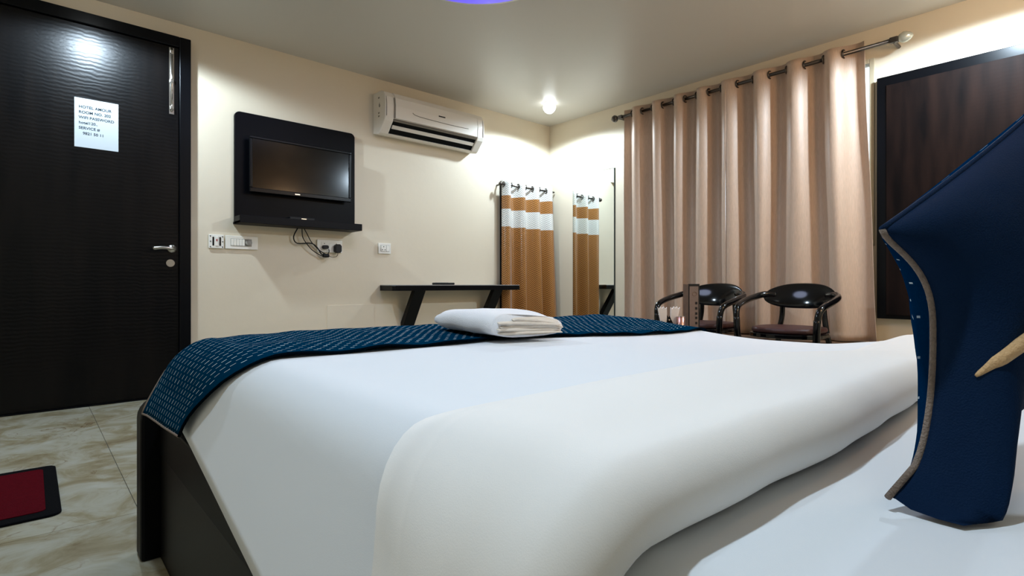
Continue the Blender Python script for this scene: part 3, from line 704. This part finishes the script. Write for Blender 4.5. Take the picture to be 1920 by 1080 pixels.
# ------------------------------------------------------------------ armchairs
def make_chair(loc, lab):
    t = thing('armchair', lab, 'chair', loc, 'black armchairs in front of the curtains'); ORG[t] = Vector((0, 0, 0))
    # backrest: curved oval shell
    def br(u, v):
        y = -.215+.43*u; q = (y/.215)
        hh = .078*max(0, 1-abs(q)**2.6)**.55+.001; th = .016*max(.05, 1-q*q)**.5
        a = v*2*PI; lean = .03
        zc = .622; dz = hh*math.sin(a)
        return (-1.6*y*y+th*math.cos(a)+lean*(dz/.08), y, zc+dz+.006*(1-q*q))
    MB().grid(br, 32, 20).build('backrest', 'chairblack', t, smooth=True)
    for s_ in (1, -1):
        MB().tube([(-.03, s_*.15, .63), (-.065, s_*.205, .635), (-.13, s_*.238, .620), (-.25, s_*.247, .598), (-.36, s_*.24, .572), (-.405, s_*.232, .545), (-.42, s_*.226, .49)], lambda q: .021-.003*q, 10).build('arm', 'chairblack', t, smooth=True)
        MB().tube([(-.42, s_*.226, .50), (-.42, s_*.222, .40), (-.41, s_*.218, .2), (-.42, s_*.225, 0)], .019, 10).build('leg', 'chairblack', t, smooth=True)
        MB().tube([(-.005, s_*.12, .60), (.0, s_*.125, .50), (-.005, s_*.14, .40), (.02, s_*.17, .2), (.035, s_*.19, 0)], .016, 10).build('leg', 'chairblack', t, smooth=True)
    def oval(k): 
        pts = []
        for i in range(40):
            a = 2*PI*i/40; c, s2 = math.cos(a), math.sin(a)
            pts.append((-.215+.205*k*math.copysign(abs(c)**.75, c), .205*k*math.copysign(abs(s2)**.75, s2)))
        return pts
    MB().prism(oval(1), 'z', .385, .412).build('seat_frame', 'chairblack', t, bevel=.006)
    MB().prism(oval(.95), 'z', .412, .444).build('seat_cushion', 'maroon', t, bevel=.015, seg=4)
    return t
make_chair((3.63, 1.31, 0), 'black armchair with maroon seat standing beside the cupboard end of the curtains')
make_chair((3.63, 1.87, 0), 'black armchair partly hidden behind the upright menu holder')

# low side table with the things on it
st = thing('side_table', 'small low dark table between the bed and the armchairs', 'table', (2.80, 1.75, 0))
MB().box(2.58, 3.04, 1.52, 2.02, .375, .40).build('tabletop', 'bedside', st, bevel=.006)
for x in (2.61, 2.99):
    for y in (1.55, 1.97): MB().box(x-.02, x+.02, y-.02, y+.02, 0, .376).build('leg', 'bedblack', st)
# menu holder
mh = thing('menu_stand', 'tall dark menu stand on the low table in front of an armchair', 'menu', (2.85, 1.62, .40)); mh.rotation_euler = (0, 0, math.radians(-43)); ORG[mh] = Vector((0, 0, 0))
MB().box(-.030, .034, -.010, .0, 0, .302).build('cover', 'menuframe', mh, bevel=.001)
pg = MB().box(-.024, .026, -.0125, -.0095, .01, .288).build('page', 'menupage', mh)
sd_ = MB().prism([(-.030, 0), (-.030, -.010), (-.047, .035), (-.043, .040)], 'z', 0, .30).build('side_leaf', 'menuside', mh)
MB().box(-.030, .034, .0, .008, 0, .004).build('foot', 'menuframe', mh)
for k, z in enumerate((.07, .10, .125, .155, .185)): MB().box(.008, .020, -.0135, -.012, z, z+.014).build('print', 'menuframe', pg)
MB().torus((.004, -.0125, .245), .012, .0014, 'y', 16, 6).build('emblem', 'menuside', pg)
# napkin holder and napkins
nh = thing('napkin_holder', 'black dotted triangular napkin holder on the low table', 'napkin holder', (2.69, 1.68, .40)); nh.rotation_euler = (0, 0, math.radians(-43)); ORG[nh] = Vector((0, 0, 0))
for y in (-.022, .020):
    pl_ = MB().prism([(-.044, 0), (.044, 0), (.044, .085), (.034, .05), (-.002, .125), (-.032, .045), (-.044, .10)], 'y', y, y+.003).build('side_plate', 'black', nh)
    pf = pl_ if y < 0 else pf
MB().box(-.044, .044, -.022, .023, 0, .004).build('base', 'black', nh)
for x, z in ((-.012, .06), (-.002, .078), (.010, .06), (-.001, .05), (-.022, .03), (-.006, .03), (.018, .034), (-.002, .100)): MB().lathe([(.0042, 0), (.0042, -.002)], (x, -.0215, z), 'y', 10).build('dot', 'dot', pf)
def napkin(xc, lab, zt, lean, yo):
    o = MB()
    poly = [(-.008, .006), (.009, .006)]
    n = 7; w0, w1 = -.026, .026
    for i in range(n): 
        x = w1+(w0-w1)*i/(n-1); poly.append((x, zt-(.012 if i % 2 else 0)-.006*abs(i-3)/3))
    poly.insert(2, (.020, zt*.62)); poly.append((-.020, zt*.62))
    o.prism([(p+lean*q, q) for p, q in poly], 'y', -.009+yo, .006+yo)
    ob = o.build('paper_napkin', 'napkin', org=(0, 0, 0), bevel=.002)
    ob.location = (2.69+math.cos(math.radians(-43))*xc, 1.68+math.sin(math.radians(-43))*xc, .405); ob.rotation_euler = (0, 0, math.radians(-43)); tag(ob, lab, 'napkin', 'napkins in the holder')
napkin(-.023, 'white zigzag edged paper napkin at the left of the holder', .172, -.10, -.008)
napkin(.019, 'white zigzag edged paper napkin at the right of the holder', .172, .12, .008)
tm_ = thing('tumbler', 'small copper coloured tumbler between napkin holder and menu stand', 'tumbler', (2.730, 1.628, .40))
MB().lathe([(.021, 0), (.022, .005), (.0235, .118), (.0215, .118), (.020, .006)], (2.730, 1.628, .40), 'z', 20).build('cup', 'copper', tm_, smooth=True)
MB().torus((2.730, 1.628, .518), .0228, .0014, 'z', 20, 6).build('rim', 'chrome', tm_, smooth=True)

# ------------------------------------------------------------------ door mat
dm = thing('door_mat', 'dark red door mat with black border on the marble floor', 'mat', (-.36, 2.42, 0))
MB().prism(rrect(-.83, .072, 2.13, 2.715, .03), 'z', .0005, .008).build('border', 'matblack', dm, bevel=.003)
MB().prism(rrect(-.79, .035, 2.175, 2.67, .02), 'z', .008, .0105).build('pile', 'matred', dm, bevel=.001)
